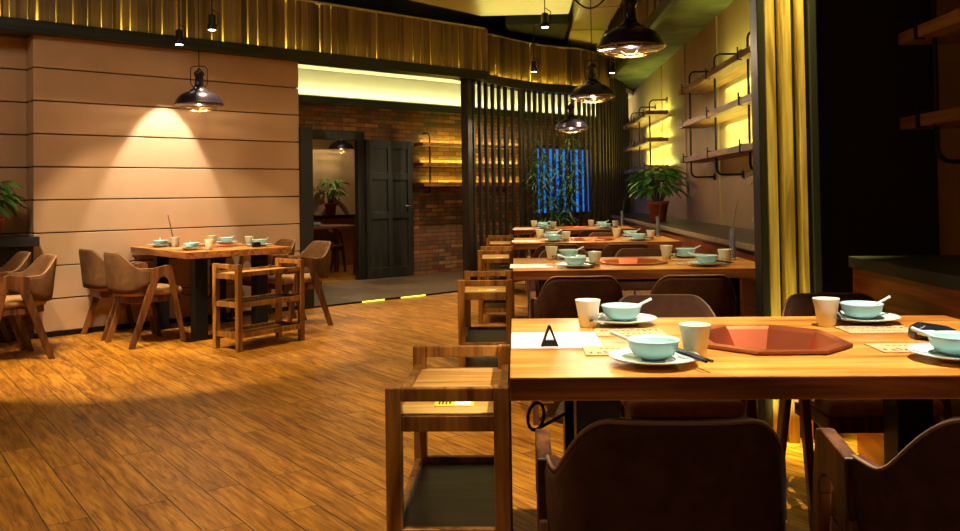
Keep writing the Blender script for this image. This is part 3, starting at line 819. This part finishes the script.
# spotlights of the same kind above and behind the picture's top edge
spotlamp((-3.3, 4.9, 3.3), W(1.1, .5, .45), 'small black spotlight aimed at the left wall table from the front', 420, 42, .3, (1, .82, .54))
spotlamp((.9, 2.2, 2.9), (.72, 2.5, .75), 'small black spotlight over the nearest table', 480, 52, .5, (1, .88, .70))
spotlamp((.3, 4.0, 2.95), (.4, 4.9, .75), 'small black spotlight over the gap behind the nearest table', 170, 64, .5, WARM)
spotlamp((.3, 6.9, 2.95), (.6, 7.6, .75), 'small black spotlight between the second and third tables', 170, 64, .5, WARM)
spotlamp((-2.9, 5.2, 2.95), (-2.7, 6.3, 0), 'small black spotlight over the open floor by the left cart', 420, 56, .35, WARM)
spotlamp((-2.0, 2.4, 2.95), (-1.75, 2.9, 0), 'small black spotlight over the open floor near the camera', 180, 58, .7, WARM)
spotlamp((-.3, 4.4, 2.95), (-.55, 4.6, 0), 'small black spotlight over the second cart', 170, 60, .7, WARM)
spotlamp((-.5, 1.9, 2.95), (-.3, 2.6, 0), 'small black spotlight over the nearest cart', 150, 50, .6, WARM)
spotlamp((-4.0, 5.2, 2.95), (-3.7, 6.2, 0), 'small black spotlight over the left edge chairs', 260, 50, .5, WARM)
spotlamp((-1.9, 7.9, 3.6), (-1.1, 8.8, 0), 'added small black spotlight, out of view over the floor before the corridor', 150, 62, .7, WARM)  # extra lamp, raised out of view, added to light this floor

# ------------------------------------------------------------------ area lamps: LED strips, and fill lights added without a fixture
def led_or_fill(loc, rot, sx, sy, power, col=(.95, .95, .12), name='led_or_fill_light'):
    ld = bpy.data.lights.new(name, 'AREA'); ld.shape = 'RECTANGLE'; ld.size = sx; ld.size_y = sy; ld.energy = power; ld.color = col
    lo = bpy.data.objects.new(name, ld); C.objects.link(lo); lo.location = loc; lo.rotation_euler = rot; return lo
YG = (.82, .95, .16); YW = (.95, .86, .22)
# fascia uplight (area lights face -Z by default; rot x = pi turns them up)
led_or_fill(W(.1, .08, 2.748), (PI, 0, WA), 9.6, .02, 3.5, (.95, .74, .06))
led_or_fill(W(.2, -.07, 2.75), (PI, 0, WA), 9.8, .03, 36, (.95, .78, .08))
for p, q in zip(FC[:-1], FC[1:]):
    p, q = Vector((*p, 0)), Vector((*q, 0)); d = q-p; n_ = Vector((d.y, -d.x, 0)).normalized(); m_ = (p+q)/2+n_*.05
    led_or_fill((m_.x, m_.y, 2.75), (PI, 0, math.atan2(d.y, d.x)), d.length, .02, .6, (.95, .74, .06))
    m_ = (p+q)/2-n_*.085; led_or_fill((m_.x, m_.y, 2.75), (PI, 0, math.atan2(d.y, d.x)), d.length, .03, 3.5, (.95, .78, .08))
# cove of the alcove
led_or_fill(W(6.5, BB+.05, 2.575), (PI, 0, WA), 8.2, .03, 36, (.9, .9, .5))

def shelf_unit(y0, y1, brackets, label, wall=2.15, lights=True, zs=(1.5, 1.88, 2.25), x0=1.82, power=9):
    e = empty('wall_shelf', (wall, y0, zs[0]), 0, label, 'shelf', 'wooden pipe shelves on the right wall')
    for z in zs:
        z_ = z-zs[0]
        MB().box(x0-wall, -.045, 0, y1-y0, z_, z_+.055).build('board', 'shelfwood', e, bevel=.003)
        for by in brackets:
            y = by-y0; mb = MB()
            mb.box(x0-wall-.006, x0-wall+.03, y-.012, y+.012, z_-.006, z_); mb.box(x0-wall-.008, x0-wall, y-.012, y+.012, z_-.006, z_+.1)
            mb.build('strap', 'steel', e)
            mb = MB(); mb.tube([(x0-wall, y, z_+.062), (-.0, y, z_+.062)], .007, 6); mb.build('support_rod', 'steel', e)
    for by in brackets:
        y = by-y0; px = 1.9-wall; pts = []
        zt = zs[-1]-zs[0]+.23; zb = -.16
        pts = [(0, y, zb), (px*.6, y, zb)]
        for i in range(6):
            q = i/5*PI/2; pts.append((px+.06-.06*math.sin(q), y, zb+.06-.06*math.cos(q)))
        for i in range(6):
            q = i/5*PI/2; pts.append((px+.06-.06*math.cos(q), y, zt-.06+.06*math.sin(q)))
        pts.append((0, y, zt))
        mb = MB(); mb.tube(pts, .0105, 10)
        for z in (zb, zt): mb.box(-.012, 0, y-.035, y+.035, z-.035, z+.035)
        mb.build('pipe', 'steel', e)
    return e
shelf_unit(6.3, 9.45, (9.25, 8.1, 6.95), 'three-board wooden pipe shelf on right wall between the two bays, lit yellow')
shelf_unit(11.7, 14.5, (13.9, 13.0, 12.0), 'three-board wooden pipe shelf far back on right wall above the potted plant')
shelf_unit(1.2, 4.09, (3.9, 2.6, 1.5), 'wooden pipe shelf at the top right corner above the nearest table', zs=(1.46, 1.86, 2.26), power=0)
for y0, y1, pw in ((6.4, 8.7, 20), (11.8, 13.9, 17)):
    for z in (1.555, 1.925, 2.295):
        led_or_fill((1.97, (y0+y1)/2, z+.01), (0, -2.2, 0), .02, y1-y0, pw*(1.1 if z < 1.6 else 1.5), YG)
        if z > 1.6: led_or_fill((2.12, (y0+y1)/2, z-.075), (0, 0, 0), .02, y1-y0, pw*.3, YG)
# brick wall shelves (left of the screen)
e = empty('wall_shelf', W(5.7, BB, 1.32), WA, 'three-board pipe shelf on the brick wall right of the black door', 'shelf')
for z in (0, .30, .6):
    MB().box(-.06, 2.0, -.28, -.04, z, z+.045).build('board', 'shelfwood', e)
for x in (.15, 1.0, 1.75):
    MB().tube([(x, 0, -.08), (x, -.14, -.08), (x, -.16, 0), (x, -.16, .75), (x, -.12, .8), (x, 0, .8)], .012, 8).build('pipe', 'steel', e)
for z in (1.38, 1.68, 1.98):
    led_or_fill(W(6.8, BB+.03, z), (PI, 0, WA), 2.0, .02, 8 if z > 1.5 else 5, (.95, .82, .08))
# lamps added above and below to brighten the post planks
for z, rx, pw in ((.02, PI-.06, 1.5), (3.0, .05, 10)):
    o = led_or_fill((1.29, 4.015, z), (rx, 0, 0), .24, .03, pw, (.95, .84, .2)); o.data.spread = math.radians(24)
# back room glow
bl = W(5.0, -3.5, 2.55); led_or_fill(bl, (0, 0, WA), 1.0, .6, 5, (1, .7, .36))
for i, (a, b, w) in enumerate(((4.0, -.95, 'left one, out of sight above the doorway'), (5.9, -1.15, 'right one, before the brick shelves'))):
    q = W(a, b, 2.915); e = empty('recessed_light', q, 0, 'round recessed light in the alcove ceiling, ' + w, 'ceiling light', 'recessed lights of the alcove')
    MB().lathe([(.05, 0), (.075, 0), (.075, .012), (.05, .012)], 24).build('rim', 'silver', e)
    MB().lathe([(0, .006), (.05, .006), (.05, .012), (0, .012)], 24).build('lens', 'lens', e)
    ld = bpy.data.lights.new('recessed_spot', 'SPOT'); ld.energy = 170; ld.color = (1, .78, .5); ld.spot_size = math.radians(110); ld.spot_blend = .7; ld.shadow_soft_size = .04
    lo = bpy.data.objects.new('recessed_spot', ld); C.objects.link(lo); lo.parent = e; lo.location = (0, 0, -.01)
# added uplights with no fixture, brightening the ceiling round the ducts
led_or_fill((.2, 9.5, 3.32), (PI, 0, 0), 1.2, 3.0, 13, (.92, .86, .3))
led_or_fill((-2.2, 7.0, 3.36), (PI, 0, 0), 2.0, 1.2, 14, (.92, .86, .3))
# added warm fill lamps: one washing the left wall, one behind the camera
led_or_fill((-3.6, 4.2, 3.7), (.75, 0, .15), 2.4, .5, 48, (1, .86, .66))
led_or_fill((-1.5, -1.5, 3.6), (-.5, 0, 0), 4.0, 2.0, 50, (1, .82, .6))

# ------------------------------------------------------------------ ducts and cables overhead
e = empty('air_duct', (.8, 9.0, 3.3), 0, 'pale square air duct running towards the camera under the ceiling', 'air duct')
MB().box(0, .48, -4.5, 4.6, .12, .4).build('casing', 'duct', e, bevel=.01)
for y in (-3, -1.6, -.2, 1.2, 2.6, 4.0): MB().box(-.012, .492, y, y+.03, .108, .412).build('flange', 'duct', e)
e = empty('air_duct', (-.3, 10.4, 3.35), 0, 'broad pale air duct crossing under the ceiling at the top middle', 'air duct')
MB().prism([(-1.2, -1.2), (-.55, -.45), (-.1, .1), (1.0, .1), (1.0, -.9), (.2, -1.6), (-.8, -2.6)], .05, .36, 'z').build('casing', 'duct', e, bevel=.02)
o = MB().box(-.1, .75, 11.2, 13.2, 3.42, 3.75).build('ceiling_unit', 'blackpaint', bevel=.02); tag(o, 'dark square ceiling unit behind the pale ducts', 'air unit')
mb = MB(); pts = [(.62+.4*i/12, 9.0, 3.28-.14*math.sin(PI*i/12)) for i in range(13)]
mb.tube([(.62, 9.0, 3.7)]+pts+[(1.02, 9.0, 3.5)], .01, 6); tag(mb.build('hanging_cable', 'blackpaint'), 'black cable drooping from the ceiling above the nearest pendant', 'cable')
mb = MB(); mb.box(-.3, 1.45, 6.6, 6.66, 3.71, 3.75); tag(mb.build('track_rail', 'blackpaint'), 'black lighting track across the ceiling above the tables', 'track')

# ------------------------------------------------------------------ plants
def potted(loc, pot, h, spread, nleaf, label, seed, leafmat='leaf', lw=.05, ll=.2):
    rr = random.Random(seed); e = empty('potted_plant', loc, 0, label, 'potted plant', 'green plants in terracotta pots')
    pr, ph = pot
    MB().lathe([(pr*.68, 0), (pr*.72, .004), (pr*.95, ph*.82), (pr*1.06, ph*.83), (pr*1.08, ph), (pr*.98, ph), (pr*.9, ph*.86), (0, ph*.86)], 28).build('pot', 'terracotta', e)
    st = MB(); lf = MB()
    for i in range(nleaf):
        az = rr.uniform(0, 2*PI); out = spread*rr.uniform(.25, 1.0)**.8; top = h*rr.uniform(.3, 1.0)
        tip = Vector((math.cos(az)*out, math.sin(az)*out, ph+top)); base = Vector((math.cos(az)*pr*.3, math.sin(az)*pr*.3, ph*.86))
        mid = base.lerp(tip, .55)+Vector((0, 0, .06))
        if i % 3 == 0: st.tube([base, mid, tip], [.004, .003, .002], 5)
        d = Vector((math.cos(az), math.sin(az), rr.uniform(-.5, .5))).normalized(); side = Vector((-math.sin(az+rr.uniform(-.5, .5)), math.cos(az), 0)).normalized()
        L = ll*rr.uniform(.6, 1.1); Wd = lw*rr.uniform(.7, 1.2); vs = []; m = 7
        for k in range(m+1):
            t = k/m; c = tip+d*L*t+Vector((0, 0, -.45*L*t*t)); w = Wd*math.sin(PI*min(1, t*.93+.05))**.8*.5
            vs += [c-side*w+Vector((0, 0, .2*w)), c-Vector((0, 0, .002)), c+side*w+Vector((0, 0, .2*w))]
        fs = []
        for k in range(m): fs += [(3*k, 3*k+1, 3*k+4, 3*k+3), (3*k+1, 3*k+2, 3*k+5, 3*k+4)]
        lf.add(vs, fs, True)
    st.build('stem', 'stem', e); lf.build('foliage', leafmat, e)
potted((1.76, 10.6, .835), (.13, .24), .42, .23, 120, 'leafy green potted plant on the right ledge below the far shelf', 3, lw=.085, ll=.19)
potted((1.74, 5.3, .835), (.11, .2), .36, .17, 60, 'leafy green potted plant on the ledge, mostly hidden behind the plank post', 5)
pp = W(-.33, -.0)
potted((pp[0], pp[1], .88), (.1, .17), .30, .16, 95, 'leafy green potted plant on the dark ledge at the left edge', 8, lw=.06, ll=.15)
pr_ = W(5.64, -4.48)
potted((pr_[0], pr_[1], .88), (.1, .2), .4, .2, 70, 'green potted plant on the back room ledge seen through the doorway', 11, ll=.15)
# bamboo before the screen
e = empty('bamboo_plant', (.62, 11.72, 0), 0, 'tall dark leafy bamboo standing before the slat screen and blue window', 'bamboo')
MB().lathe([(.15, 0), (.17, .02), (.21, .38), (.2, .4), (.18, .38), (0, .36)], 28).build('pot', 'blackpaint', e)
rr = random.Random(21); lf = MB()
for i in range(12):
    az = rr.uniform(0, 2*PI); r = rr.uniform(.02, .12); b0 = Vector((math.cos(az)*r, math.sin(az)*r, .36)); h = rr.uniform(1.1, 1.62)
    tp = Vector((rr.uniform(-.38, .34), rr.uniform(-.12, .08), .36+h))
    md_ = b0.lerp(tp, .5)+Vector((0, 0, .1)); MB().tube([b0, md_, tp], [.008, .007, .004], 6).build('stem', 'stem', e)
    for k in range(85):
        t = rr.uniform(.3, 1.02); c0 = b0.lerp(tp, t); az2 = rr.uniform(0, 2*PI)
        d = Vector((math.cos(az2), math.sin(az2)*.7, rr.uniform(-.7, .35))).normalized(); side = d.cross(Vector((0, 0, 1))).normalized()
        L = rr.uniform(.1, .2); w = .011; c0 = c0+d*rr.uniform(.0, .1)
        lf.add([c0, c0+d*L*.4+side*w, c0+d*L-Vector((0, 0, .03)), c0+d*L*.4-side*w], [(0, 1, 2, 3)])
lf.build('foliage', 'leaf2', e)

for o in KILL_LATER: kill(o)

# ------------------------------------------------------------------ world and view
w = bpy.data.worlds.new('world'); sc.world = w; w.use_nodes = True
w.node_tree.nodes['Background'].inputs['Color'].default_value = (.02, .06, .16, 1); w.node_tree.nodes['Background'].inputs['Strength'].default_value = .3
sc.view_settings.view_transform = 'Standard'; sc.view_settings.look = 'None'; sc.view_settings.gamma = 1; sc.view_settings.exposure = .12
sc.cycles.use_denoising = True; sc.cycles.max_bounces = 8; sc.cycles.sample_clamp_indirect = 4; sc.cycles.caustics_reflective = False; sc.cycles.caustics_refractive = False
